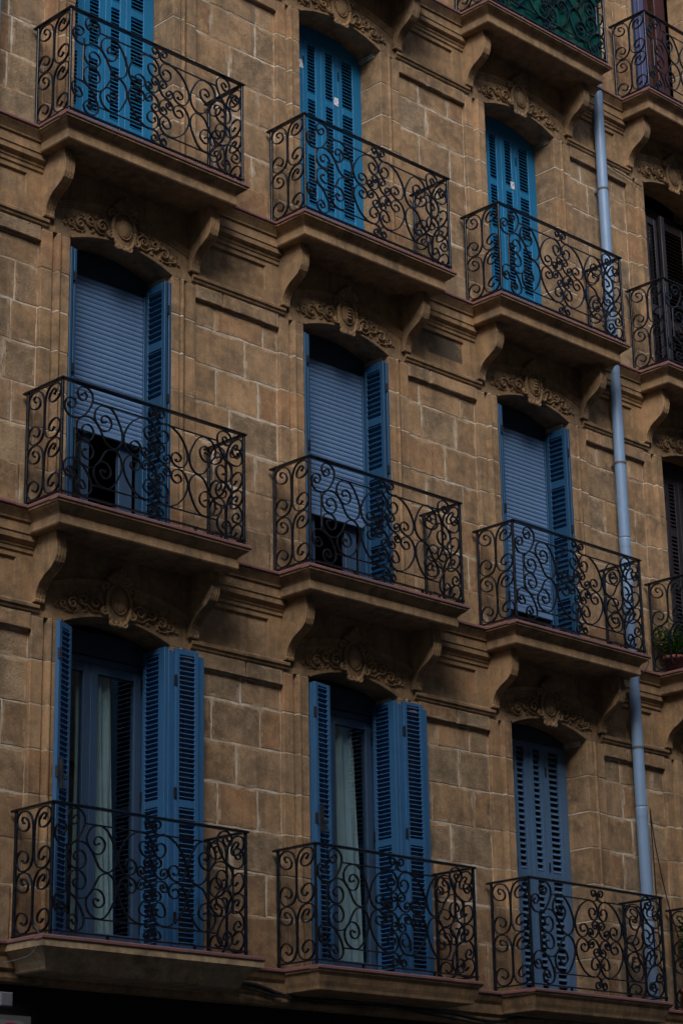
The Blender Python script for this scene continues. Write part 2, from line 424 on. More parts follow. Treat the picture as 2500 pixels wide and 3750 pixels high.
# lintels with segmental arch, label moulding, cartouche and scroll ornament
def arch(x): return 0.118*max(0.0, 1-(x/HO)**2) if abs(x) < HO else 0.0
def extr(x): return 0.295 + 0.125*(1-min(1, abs(x)/0.76)**2)
LW = 0.755
lin = MB(); xs = [-LW, -0.70, -0.62, -HO-0.001] + [-HO+2*HO*i/28 for i in range(29)] + [HO+0.001, 0.62, 0.70, LW]
yf = -0.010
for i in range(len(xs)-1):
    a, b = xs[i], xs[i+1]
    lin.quad((a,yf,arch(a)+0.022),(b,yf,arch(b)+0.022),(b,yf,extr(b)),(a,yf,extr(a)))
    ina = abs(a) <= HO and abs(b) <= HO
    e = -0.022 if ina else yf
    lin.quad((a,e,arch(a)+0.004),(b,e,arch(b)+0.004),(b,e,arch(b)+0.020),(a,e,arch(a)+0.020))
    lin.quad((a,e,arch(a)+0.020),(b,e,arch(b)+0.020),(b,yf,arch(b)+0.022),(a,yf,arch(a)+0.022))
    lin.quad((a,0.30,arch(a)),(b,0.30,arch(b)),(b,e+0.004,arch(b)),(a,e+0.004,arch(a)))
    lin.quad((a,e+0.004,arch(a)),(b,e+0.004,arch(b)),(b,e,arch(b)+0.004),(a,e,arch(a)+0.004))
    lin.quad((a,yf,extr(a)),(b,yf,extr(b)),(b,0.30,extr(b)),(a,0.30,extr(a)))
for sx in (-LW, LW): lin.quad((sx,yf,0),(sx,0.30,0),(sx,0.30,extr(sx)),(sx,yf,extr(sx)))
lin_me = mesh_of(lin, 'lintel', 'carved')
mo = MB(); prof = [(0.02,-0.062),(-0.012,-0.062),(-0.020,-0.056),(-0.020,-0.044),(-0.014,-0.040),(-0.022,-0.030),(-0.030,-0.018),(-0.030,-0.010),(-0.038,-0.008),(-0.040,0.004),(-0.034,0.012),(0.02,0.016)]
xs2 = [-0.77+1.54*i/26 for i in range(27)]
mo.loft([[(x, y, extr(x)+z) for (y, z) in prof] for x in xs2])
mo_me = mesh_of(mo, 'arch_moulding', 'carved')

def spiral(cx, cz, r0, a0, turns, sgn, n=26, tail=None):
    pts = []
    for i in range(n+1):
        t = i/n; rr = r0*(1-0.86*t); a = a0+sgn*turns*2*math.pi*t
        pts.append((cx+rr*math.cos(a), cz+rr*math.sin(a)))
    return (list(tail) if tail else []) + pts
def relief(mb, pts, r0, r1, y=-0.018, lift=1.15):
    n = len(pts); rings = []
    for i, (x, z) in enumerate(pts):
        t = i/(n-1); rad = r0+(r1-r0)*t
        rad *= min(1, 0.35+4*t)
        p = Vector(pts[max(i-1,0)]); q = Vector(pts[min(i+1,n-1)]); d = (q-p)
        d = d.normalized() if d.length > 0 else Vector((1,0)); nn = Vector((-d.y, d.x))
        rings.append([(x+nn.x*rad*math.cos(a), y-rad*lift*max(0, math.sin(a))*1.6+(0.012 if math.sin(a) < -0.1 else 0), z+nn.y*rad*math.cos(a)) for a in [2*math.pi*k/8 for k in range(8)]])
    mb.loft(rings)
def scroll_orn(side, var):
    mb = MB(); rnd = random.Random(31+var)
    def C(u, v): return (side*u, v)        # v measured from the arch springing
    def vm(u): return (arch(u)+0.02+extr(u)-0.062)/2
    def S(u, dv, r, a0, turns, sgn, r0=0.013, r1=0.008, tail=None):
        pts = spiral(u, vm(u)+dv, r, a0, turns, sgn, tail=[(p[0], vm(p[0])+p[1]) for p in tail] if tail else None)
        relief(mb, [C(*p) for p in pts], r0*1.12, r1*1.12)
    S(0.235, -0.012, 0.058, 2.6, 1.45, -1, 0.015, 0.008, [(0.13, -0.075), (0.155, -0.04), (0.172, 0.0)])
    S(0.365, 0.016, 0.050, -2.2, 1.4, 1, 0.014, 0.007, [(0.20, -0.085), (0.26, -0.088), (0.31, -0.05)])
    S(0.475, -0.010, 0.052, 2.4, 1.5, -1, 0.014, 0.007, [(0.35, 0.075), (0.40, 0.07), (0.425, 0.04)])
    S(0.575, 0.000, 0.036, -1.9, 1.3, 1, 0.011, 0.006, [(0.46, -0.085), (0.51, -0.075), (0.555, -0.045)])
    S(0.640, -0.016, 0.020, 2.0, 1.1, -1, 0.008, 0.005)
    for (u, dv, du, dz, w_) in ((0.18, 0.055, 0.045, 0.02, 0.014), (0.28, 0.062, 0.05, 0.012, 0.014), (0.31, -0.07, 0.05, -0.012, 0.012), (0.42, -0.055, 0.03, -0.03, 0.013),
                               (0.415, 0.06, 0.045, 0.02, 0.012), (0.525, 0.058, 0.03, 0.014, 0.011), (0.53, -0.062, 0.04, 0.0, 0.010), (0.61, 0.04, 0.03, 0.02, 0.010), (0.24, 0.045, -0.03, 0.03, 0.011), (0.345, -0.03, -0.03, -0.035, 0.011), (0.49, 0.045, -0.025, 0.025, 0.010)):
        for q in range(2):
            uu = u+rnd.uniform(-0.006, 0.006); k = 1.15 if q == 0 else 0.8; w2 = w_*1.3
            pts = [(uu+du*k*t, vm(uu)+dv+dz*k*t+0.012*math.sin(3*t)*(1 if q else -1)) for t in [i/8 for i in range(9)]]
            n = len(pts); 
            rad = [w2*math.sin(math.pi*min(0.97, 0.12+0.88*i/(n-1))) for i in range(n)]
            rings = []
            for i, (x, z) in enumerate(pts):
                x, z = C(x, z)
                rings.append([(x+rad[i]*math.cos(a)*0.6, -0.012-abs(rad[i])*0.9*max(0, math.sin(a))+(0.01 if math.sin(a) < -0.1 else 0), z+rad[i]*math.cos(a)*0.8) for a in [2*math.pi*j/6 for j in range(6)]])
            mb.loft(rings)
    return mb
def cartouche(var):
    mb = MB(); rnd = random.Random(5+var)
    zc = 0.255
    def dome(cx, cz, rx, rz, h, y0, n=18, k=5, p=2.0, droop=0.0):
        rings = []
        for j in range(k+1):
            t = j/k; rr = math.cos(t*math.pi/2*0.97)
            rings.append([(cx+rx*rr*math.copysign(abs(math.cos(a))**(2/p), math.cos(a)), y0-h*math.sin(t*math.pi/2), cz+rz*rr*math.copysign(abs(math.sin(a))**(2/p), math.sin(a)) - droop*max(0, -math.sin(a))*rr*rz*0.4) for a in [-2*math.pi*i/n for i in range(n)]])
        rings.insert(0, [(q[0], 0.01, q[2]) for q in rings[0]])
        mb.loft(rings)
    def rim(cx, cz, rx, rz, rad, y, n=28, a0=0, a1=2*math.pi, droop=0.0):
        pts = [(cx+rx*math.cos(a0+(a1-a0)*i/n), cz+rz*math.sin(a0+(a1-a0)*i/n) - droop*max(0, -math.sin(a0+(a1-a0)*i/n))*rz*0.4) for i in range(n+1)]
        rings = []
        for i, (x, z) in enumerate(pts):
            d = Vector((pts[min(i+1,n)][0]-pts[max(i-1,0)][0], pts[min(i+1,n)][1]-pts[max(i-1,0)][1])); d = d.normalized(); nn = Vector((-d.y, d.x))
            rings.append([(x+nn.x*rad*math.cos(a), y-rad*math.sin(a), z+nn.y*rad*math.cos(a)) for a in [2*math.pi*k/8 for k in range(8)]])
        mb.loft(rings)
    dome(0, zc, 0.108, 0.150, 0.022, -0.012, droop=0.5)
    rim(0, zc, 0.112, 0.150, 0.016, -0.026, droop=0.5)
    dome(0, zc+0.005, 0.066, 0.088, 0.026, -0.030)
    rim(0, zc+0.005, 0.070, 0.092, 0.007, -0.036)
    if var == 1:
        for q in range(4): mb.box(-0.026, 0.026, -0.062, -0.045, zc-0.05+q*0.03, zc-0.034+q*0.03)
    for s_ in (-1, 1):                                        # side volutes and foot leaves
        for (cx, cz, r_, a0, tn, sg) in ((0.125, zc+0.115, 0.040, -1.4, 1.3, 1), (0.128, zc-0.085, 0.036, 1.6, 1.25, -1), (0.055, zc-0.155, 0.036, 2.6, 1.2, 1)):
            relief(mb, [(s_*x, z) for x, z in spiral(cx, cz, r_, a0, tn, sg)], 0.016, 0.009, -0.026, 0.8)
    for i in range(7):                                        # shell crest above the shield
        a = R(25+130*i/6); L = 0.085+0.022*math.sin(math.pi*i/6)
        pts = [(math.cos(a)*L*t*1.05, zc+0.155+math.sin(a)*L*t) for t in [k/8 for k in range(9)]]
        rings = []
        for k, (x, z) in enumerate(pts):
            t = k/8; w_ = 0.008+0.016*math.sin(math.pi*min(1, t*0.8+0.1))
            nx, nz = -math.sin(a), math.cos(a)
            rings.append([(x+nx*w_*math.cos(b), -0.030-0.016*t-w_*0.8*math.sin(b), z+nz*w_*math.cos(b)) for b in [2*math.pi*j/6 for j in range(6)]])
        mb.loft(rings)
    for s_ in (-1, 1):
        relief(mb, [(s_*x, z) for x, z in spiral(0.062, zc+0.185, 0.036, -2.6, 1.3, 1)], 0.016, 0.010, -0.036, 0.9)
        for q in range(3):
            dome(s_*(0.035+0.032*q), zc+0.235-0.030*q+rnd.uniform(-0.006, 0.006), 0.020, 0.024, 0.022, -0.036, 10, 3)
    dome(0, zc+0.262, 0.022, 0.030, 0.030, -0.038, 10, 3)
    return mb
orn = {(s_, v): mesh_of(scroll_orn(s_, v), 'scroll_ornament', 'carved', True) for s_ in (-1, 1) for v in (0, 1)}
cart = {v: mesh_of(cartouche(v), 'cartouche', 'carved', True) for v in (0, 1)}
for r in ('C', 'B', 'A'):
    for c in CX:
        L = put('lintel', lin_me, bld, (CX[c]+XC, 0, ROWZ[r]+SPR[r]))
        put('arch_moulding', mo_me, L)
        v = 1 if (r, c) in (('B', 2), ('B', 3)) else 0
        put('cartouche', cart[v], L, (0, 0, -0.025), None, (1.12, 1.25, 1.10)); put('scroll_ornament', orn[(-1, v)], L); put('scroll_ornament', orn[(1, v)], L)
for c in CX: put('lintel', lin_me, bld, (CX[c]+XC, 0, ROWZ['Z']+SPR['Z']))

# string course, frieze panels and cornice between the balconies
def xprof(mb, prof, x0, x1, dz):
    mb.loft([[(x, y, z+dz) for (y, z) in prof] for x in (x0, x1)])
STRING = [(0.05,0.015),(-0.004,0.018),(-0.016,0.030),(-0.020,0.042),(-0.020,0.052),(-0.036,0.060),(-0.038,0.082),(-0.030,0.088),(-0.012,0.096),(-0.006,0.110),(0.05,0.115)]
CORN = [(0.05,-0.395),(-0.004,-0.392),(-0.014,-0.384),(-0.016,-0.352),(-0.026,-0.346),(-0.030,-0.322),(-0.048,-0.312),(-0.062,-0.298),(-0.066,-0.250),(-0.075,-0.246),(-0.075,-0.156),(-0.092,-0.150),(-0.096,-0.136),(-0.112,-0.112),(-0.130,-0.086),(-0.138,-0.076),(-0.140,-0.069),(0.05,-0.069)]
tile_me = {}
def tile_mesh(L, w_, along):
    key = (round(L, 3), w_, along)
    if key not in tile_me:
        mb = MB(); h = 0.034; n = 0.008
        def ring(e): 
            return [(0, h), (-w_+n, h), (-w_, h-n), (-w_, n), (-w_+n, 0), (0, 0)]
        a, b = 0.0012, L-0.0012
        if along == 'x': mb.loft([[(x, y, z) for y, z in ring(0)] for x in (a, b)])
        elif along == 'l': mb.loft([[(y, -x, z) for y, z in ring(0)] for x in (a, b)])
        else: mb.loft([[(-y, -x, z) for y, z in ring(0)] for x in (a, b)])
        tile_me[key] = mesh_of(mb, 'edge_tile', 'tile')
    return tile_me[key]
def tiles_x(parent, x0, x1, y, z, w_, off=(0,0,0)):
    n = max(1, round((x1-x0)/0.20)); L = (x1-x0)/n
    for i in range(n): put('edge_tile', tile_mesh(L, w_, 'x'), parent, (x0+i*L-off[0], y-off[1], z-off[2]+random.uniform(-0.001, 0.001)))
for r in ('C', 'B', 'A', 'Z'):
    zt = ztop(r); s = ROWZ[r]+SPR[r]
    if r == 'Z': continue
    spans = [(XL, CX[1]+0.115)] + [(CX[c]+1.868, CX[c+1]+0.115) for c in (1,2,3)] + [(CX[4]+1.868, XR)]
    for gi, (a, b) in enumerate(spans):
        # string course runs on to the window surround
        mb = MB(); xprof(mb, STRING, (a-0.06 if gi else a), (b+0.06 if gi < 4 else b), 0.0)
        mb.build('string_course', 'carved', bld, (0, 0, s))
        # frieze: plain ashlar with a sunk panel
        za, zb = s+0.112, zt-0.39
        px0, px1, pz0, pz1 = a+0.165, b-0.165, s+0.220, zt-0.437
        if gi == 0: px0 = b-1.1
        if gi == 4: px1 = a+1.1
        mb = MB(); y0, y1 = 0.0, 0.022
        for (u0, u1, w0, w1) in ((a-0.02, px0, za, zb), (px1, b+0.02, za, zb), (px0, px1, za, pz0), (px0, px1, pz1, zb)):
            mb.quad((u0,y0,w0),(u1,y0,w0),(u1,y0,w1),(u0,y0,w1))
        e = 0.008
        mb.quad((px0,y0,pz0),(px0,y0,pz1),(px0+e,y1,pz1-e),(px0+e,y1,pz0+e)); mb.quad((px1,y0,pz1),(px1,y0,pz0),(px1-e,y1,pz0+e),(px1-e,y1,pz1-e))
        mb.quad((px0,y0,pz1),(px1,y0,pz1),(px1-e,y1,pz1-e),(px0+e,y1,pz1-e)); mb.quad((px1,y0,pz0),(px0,y0,pz0),(px0+e,y1,pz0+e),(px1-e,y1,pz0+e))
        fz = mb.build('frieze', 'carved', bld)
        pb = MB(); pb.box(px0+e-0.001, px1-e+0.001, y1, y1+0.03, pz0+e-0.001, pz1-e+0.001); pb.build('panel', 'soot_panel' if (r, gi) in (('B', 2),) else 'stone', fz)
        mb = MB(); xprof(mb, CORN, a, b, 0.0); co = mb.build('cornice', 'carved', bld, (0, 0, zt-0.002))
        ta, tb = (a+0.10 if gi else a), (b-0.10 if gi < 4 else b)
        tiles_x(co, ta, tb, -0.0, zt-0.066, 0.155, (0, 0, zt-0.002))
# parapet cornice closing the facade
mb = MB(); xprof(mb, CORN, XL, XR, 0.0); mb.build('cornice', 'carved', bld, (0, 0, TOPZ)); 
mb = MB(); mb.box(XL, XR, 0.0, 2.6, TOPZ-0.36, TOPZ+0.35); mb.build('parapet', 'stone', bld)

# consoles
cons = MB()
CP = [(-0.030,0.105),(-0.046,0.108),(-0.052,0.125),(-0.046,0.135),(-0.055,0.175),(-0.075,0.215),(-0.105,0.255),(-0.150,0.292),(-0.205,0.322),(-0.255,0.352),(-0.292,0.392),(-0.312,0.440),(-0.320,0.490),(-0.318,0.545),(-0.306,0.600),(-0.298,0.665)]
cu = [0, 0.004, 0.022, 0.026, 0.030, 0.046, 0.050, 0.055, 0.059, 0.075, 0.079, 0.083, 0.101, 0.105]
cd = [0.004, 0, 0, 0.009, 0, 0, 0.009, 0.009, 0, 0, 0.009, 0, 0, 0.004]
rings = []
for (y, z) in CP: rings.append([(u-0.0525, y+d_, z) for u, d_ in zip(cu, cd)])
cons.loft(rings, closed=False)
n = len(cu)
for sx in (0, n-1):
    poly = [rg[sx] for rg in rings]
    for i in range(len(poly)-1):
        q = [poly[i], poly[i+1], (poly[i+1][0], 0.01, poly[i+1][2]), (poly[i][0], 0.01, poly[i][2])]
        cons.quad(*(q if sx == 0 else q[::-1]))
cons.quad(*[(p[0], p[1], p[2]) for p in rings[0][::-1]], (-0.0525, 0.01, 0.105), (0.0525, 0.01, 0.105))
cons_me = mesh_of(cons, 'console', 'carved')

# balcony slabs (part) > floor, edge tiles, consoles
def slab(name, r, c, prof, hw, yfr, tile_o, mat_='carved', consoles=True):
    """prof: (offset beyond the fascia, z) from top to bottom"""
    x = CX[c]+XC; z = ROWZ[r]
    mb = MB(); rings = []
    for (o, zz) in prof: rings.append([(-hw-o, 0.03, zz), (-hw-o, -yfr-o, zz), (hw+o, -yfr-o, zz), (hw+o, 0.03, zz)])
    mb.loft(rings[::-1], True, True)
    sl = mb.build('balcony', mat_, bld, (x, 0, z))
    W, Y = hw+tile_o, yfr+tile_o
    fl = MB(); fl.box(-W+0.10, W-0.10, -Y+0.10, 0.0, -0.066, -0.034); fl.build('floor', 'tile', sl)
    nW = max(1, round((2*W)/0.20)); L = 2*W/nW
    for i in range(nW): put('edge_tile', tile_mesh(L, 0.105, 'x'), sl, (-W+i*L, -Y+0.105, -0.066+random.uniform(-0.001, 0.001)))
    D = Y-0.106; nD = 2; L = D/nD
    for i in range(nD):
        put('edge_tile', tile_mesh(L, 0.105, 'l'), sl, (-W+0.105, -i*L, -0.066+random.uniform(-0.001, 0.001)))
        put('edge_tile', tile_mesh(L, 0.105, 'r'), sl, (W-0.105, -i*L, -0.066+random.uniform(-0.001, 0.001)))
    if consoles:
        rb = [k for k in NEXT if NEXT[k] == r][0]
        for s_ in (-1, 1): put('console', cons_me, sl, (s_*0.826, 0, ROWZ[rb]+SPR[rb]-z))
    return sl
STD = [(0.088,-0.067),(0.087,-0.080),(0.076,-0.084),(0.066,-0.098),(0.040,-0.116),(0.018,-0.138),(0.010,-0.156),(0.018,-0.160),(0.018,-0.234),(0.010,-0.246)]
for r in ('B', 'A', 'Z'):
    for c in CX: slab('balcony', r, c, STD, 0.948, 0.438, 0.100)
C1P = [(0.0,-0.067),(0.0,-0.118),(-0.012,-0.122),(-0.030,-0.135),(-0.075,-0.165),(-0.110,-0.205),(-0.132,-0.252),(-0.136,-0.268),(-0.150,-0.280)]
C2P = [(0.06,-0.067),(0.058,-0.080),(0.040,-0.088),(0.034,-0.120),(0.022,-0.160),(0.006,-0.200),(0.0,-0.226),(-0.03,-0.236)]
slab('balcony', 'C', 1, C1P, 1.118, 0.573, 0.012, 'pale_slab', False)
for c in (2, 3, 4): slab('balcony', 'C', c, C2P, 0.955, 0.485, 0.072, 'carved', False)
# cornice under the first floor
mb = MB(); xprof(mb, [(0.3,-0.335),(-0.02,-0.335),(-0.05,-0.328),(-0.062,-0.300),(-0.062,-0.245),(-0.085,-0.232),(-0.090,-0.150),(-0.110,-0.120),(-0.125,-0.085),(-0.128,-0.0695),(0.3,-0.0695)], XL, XR, 0.0)
co = mb.build('cornice', 'carved', bld, (0, 0, GZ))
for (a, b) in ((XL, -0.135), (2.13, CX[2]-0.035), (CX[2]+2.02, CX[3]-0.035), (CX[3]+2.02, CX[4]-0.035)):
    tiles_x(co, a, b, 0.0, GZ-0.0655, 0.145, (0, 0, GZ))
# ground floor: shop front, its deep shade painted in as black
mb = MB(); mb.box(XL, XR, 0.05, 0.40, 3.05, GZ-0.336); mb.build('shop_fascia', 'black', bld)
mb = MB(); mb.box(XL, XR, 0.30, 0.42, 0.0, 3.05)
mb.build('shop_front', 'black', bld)
for x in (XL+0.2, 1.9, 4.7, 7.4, 10.2):
    mb = MB(); mb.bbox(x, x+0.55, 0.0, 0.35, 0.0, 3.05); mb.build('shop_pier', 'black', bld)

# ------------------------------------------------------------------ shutters, windows, blinds
slat_count = 0
slat_me = {}
def slat_mesh(w_, d, th, tilt):
    key = (round(w_, 3), d, th, tilt)
    if key not in slat_me:
        mb = MB(); ca, sa = math.cos(R(tilt)), math.sin(R(tilt)); pts = []
        for (a, b) in ((-d/2, -th/2), (-d/2+0.002, -th/2-0.0005), (d/2, -th/2), (d/2, th/2), (-d/2, th/2)):
            pts.append((a*ca - b*sa, a*sa + b*ca))
        mb.loft([[(x, y, z) for y, z in pts] for x in (0, w_)])
        slat_me[key] = mb
    return slat_me[key]
def shutter(w_, h, secs, material, loc, rotz, stile=0.052, pitch=0.041, single=False, t=0.036, tilt=38, hinge=True, sl_l=None, sl_r=None, dpt=0.040):
    """one louvred leaf: body with frame (part), slats (sub-parts); local x runs along the leaf, -y is its front"""
    global slat_count
    sl_l = sl_l or stile; sl_r = sl_r or stile
    mb = MB()
    mb.bbox(0, sl_l, 0, t, 0, h, 0.003); mb.bbox(w_-sl_r, w_, 0, t, 0, h, 0.003)
    zz = sorted(secs); edges = [0.0] + [e for s_ in zz for e in s_] + [h]
    for k in range(0, len(edges), 2):
        mb.bbox(sl_l-0.001, w_-sl_r+0.001, 0.002, t-0.002, edges[k], edges[k+1], 0.003)
    body = mb.build('shutter', material, bld, loc); body.rotation_euler = (0, 0, rotz)
    lw = w_-sl_l-sl_r+0.006
    sm = slat_mesh(lw, dpt, 0.007, tilt)
    pts = []
    for (a, b) in zz:
        n = max(1, round((b-a)/pitch)); p = (b-a)/n
        pts += [a+p*(i+0.5) for i in range(n)]
    if single:
        key = ('m', round(lw, 3), tilt, material, dpt)
        if key not in slat_me: slat_me[key] = mesh_of(sm, 'slat', material)
        for z in pts: put('slat', slat_me[key], body, (sl_l-0.003, t*(0.95 if material == 'slate' else 0.5), z), (random.uniform(-0.03, 0.03), 0, 0)); slat_count += 1
    else:
        mb = MB()
        for z in pts:
            i = len(mb.v); mb.v += [(v[0]+sl_l-0.003, v[1]+t/2, v[2]+z) for v in sm.v]; mb.f += [tuple(i+q for q in f_) for f_ in sm.f]
        tag(mb.build('slats', material, body), kind='stuff')
    if hinge:
        for z in (0.32, h*0.52, h-0.28):
            hb = MB(); hb.box(-0.008, 0.010, -0.010, 0.012, z-0.045, z+0.045); hb.build('hinge', 'rubber', body)
    return body
def P(r, c, x, y, z): return (CX[c]+x, y, ROWZ[r]+z)

# closed shutters: two wide leaves at the jambs, two narrow ones in the middle
LEAVES = [(0.424, 0.730), (0.733, 0.978), (0.981, 1.222), (1.225, 1.560)]
def closed(r, c, material, secs, h, pitch, y=0.262, single=False, tilt=56, leaves=LEAVES, dpt=0.040):
    out = []
    for i, (a, b) in enumerate(leaves):
        sl, sr = (0.10, 0.066) if i == 0 else ((0.066, 0.072) if i in (1, 2) else (0.062, 0.125))
        vis = i > 0
        out.append(shutter(b-a, h, secs, material, P(r, c, a, y+(0.003 if i % 2 else 0), -0.03), 0, pitch=pitch, single=single and vis, tilt=tilt, sl_l=sl, sl_r=sr, hinge=(i in (1, 3)) and vis, dpt=dpt))
    mb = MB(); n = 16
    for k in range(n):
        a, b = -HO+2*HO*k/n, -HO+2*HO*(k+1)/n
        mb.quad((a, 0, -0.08), (b, 0, -0.08), (b, 0, arch(b)-0.002), (a, 0, arch(a)-0.002))
    mb.build('window_head', 'shaded_head' if r == 'C' else material, bld, P(r, c, XC, y+0.012, SPR[r]))
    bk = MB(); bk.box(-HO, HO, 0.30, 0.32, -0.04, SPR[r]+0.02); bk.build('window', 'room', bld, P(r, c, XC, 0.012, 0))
    return out
SECA = [(0.10, 0.54), (0.63, 1.175), (1.285, 1.795), (1.875, 2.415)]
A = {}
for c in (1, 2, 3): A[c] = closed('A', c, 'azure', SECA, 2.485, 0.038, tilt=47)
for (c, x, z) in ((2, 0.700, 2.125), (2, 1.190, 1.87), (3, 1.150, 1.86)):
    mb = MB(); mb.box(-0.032, 0.032, -0.0015, 0.0005, -0.045, 0.045)
    par = A[c][1 if x < 0.9 else 2]
    mb.build('sticker', 'sticker', par, (CX[c]+x-par.location.x, -0.003, ROWZ['A']+z-par.location.z))
closed('Z', 3, 'azure', SECA, 2.46, 0.038)
closed('Z', 1, 'azure', SECA, 2.46, 0.038); closed('Z', 2, 'azure', SECA, 2.46, 0.038)
closed('C', 3, 'slate', [(0.10, 1.205), (1.285, 2.515)], 2.575, 0.060, single=True, tilt=47, dpt=0.052)
closed('B', 4, 'brown', SECA, 2.53, 0.045, y=0.20)

def window(r, c, y, material, z_top, x0=None, x1=None, panes=True, open_left=0, mid=None, base=-0.03):
    """French window: frame, two leaves with panes"""
    x0 = x0 if x0 is not None else XC-HO; x1 = x1 if x1 is not None else XC+HO
    mb = MB(); fw = 0.06
    mb.bbox(x0, x0+fw, y, y+0.07, base, z_top); mb.bbox(x1-fw, x1, y, y+0.07, base, z_top); mb.bbox(x0+fw, x1-fw, y+0.001, y+0.069, z_top-0.06, z_top)
    win = empty('window', (CX[c], 0, ROWZ[r]), bld)
    mb.build('frame', material, win)
    mid = mid if mid is not None else (x0+x1)/2
    for k, (a, b) in enumerate(((x0+fw, mid), (mid, x1-fw))):
        if open_left == 1 and k == 1 or open_left == 2 and k == 0: continue
        lf = MB(); s_ = 0.078
        lf.bbox(a+0.002, a+s_, y-0.008, y+0.045, base+0.02, z_top-0.062); lf.bbox(b-s_, b-0.002, y-0.008, y+0.045, base+0.02, z_top-0.062)
        lf.bbox(a+s_, b-s_, y-0.006, y+0.043, z_top-0.14, z_top-0.062); lf.bbox(a+s_, b-s_, y-0.006, y+0.043, base+0.02, base+0.20)
        leaf = lf.build('window_leaf', material, win)
        if panes:
            pm = MB(); pm.box(a+s_-0.002, b-s_+0.002, y+0.016, y+0.021, base+0.198, z_top-0.138); pm.build('pane', 'glass', win)
    return win

# second-floor windows (row B): folded shutters in the reveals, roller blinds partly down
def pack(r, c, side, h, material, x, n=2, th=0.030, yfront=-0.02, w_=0.272):
    """leaves folded flat against the reveal"""
    for k in range(n):
        xx = x + side*(-1)*0*k
        off = k*(th+0.020)
        px = x + (off if side < 0 else -off-th)
        if side > 0 and k == n-1:      # the leaf that faces the street side of the opening, louvres in view
            # leaf runs from the front edge back into the reveal; its front looks to -x
            shutter(w_, h, [(0.10, 0.62), (0.72, 1.30), (1.40, 1.85), (1.93, 2.41)], material, P(r, c, px, yfront+w_+0.0, -0.02), R(-90), pitch=0.056, t=th, tilt=-30, hinge=False, stile=0.045)
        else:
            mb = MB(); mb.bbox(px, px+th, yfront+0.016*k, yfront+w_, 0.0, h, 0.004); o = mb.build('shutter', material, bld, P(r, c, 0, 0, -0.02))
    for z in (0.42, 1.35, 2.2):
        mb = MB(); mb.box(x+(0.03 if side < 0 else -0.055), x+(0.055 if side < 0 else -0.03), yfront-0.006, yfront+0.02, z-0.04, z+0.04); mb.build('hinge', 'rubber', bld, P(r, c, 0, 0, 0))
bs = MB()
prof = [(0.004,0.0),(-0.001,0.003),(-0.004,0.010),(-0.0058,0.020),(-0.0055,0.030),(-0.003,0.038),(0.000,0.0425),(0.004,0.0445),(0.010,0.0445),(0.010,0.0)]
bs.loft([[(x, y, z) for y, z in prof] for x in (-0.495, 0.495)])
bs_me = mesh_of(bs, 'blind_slat', 'blind')
for c, zb in ((1, 0.955), (2, 0.81), (3, 0.41)):
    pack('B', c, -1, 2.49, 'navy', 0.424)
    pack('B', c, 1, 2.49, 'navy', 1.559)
    rb = empty('roller_blind', P('B', c, XC, 0.285, zb), bld)
    z = zb+0.05
    while z < 2.385:
        put('blind_slat', bs_me, rb, (0, random.uniform(-0.001, 0.001), z-zb)); z += 0.0452
    mb = MB(); mb.bbox(-0.495, 0.495, -0.012, 0.014, 0.0, 0.05); mb.build('bottom_bar', 'blind', rb)
    for s_ in (-1, 1):
        mb = MB(); mb.bbox(s_*0.515-0.028, s_*0.515+0.028, -0.022, 0.03, -zb, 2.40-zb); mb.build('guide_rail', 'navy', rb)
    mb = MB(); mb.bbox(-0.545, 0.545, 0.000, 0.10, 2.375-zb, 2.66-zb); mb.build('blind_box', 'shaded_head', rb)
    window('B', c, 0.33, 'sash', 2.40, open_left=0 if c == 3 else 1, mid=0.93 if c == 1 else 0.86)
    if c < 3:                                                  # right leaf stands open into the room
        mb = MB(); mb.bbox(1.27, 1.42, 0.335, 0.38, 0.0, 2.30); mb.build('window_leaf', 'sash', bld, P('B', c, 0, 0, 0))

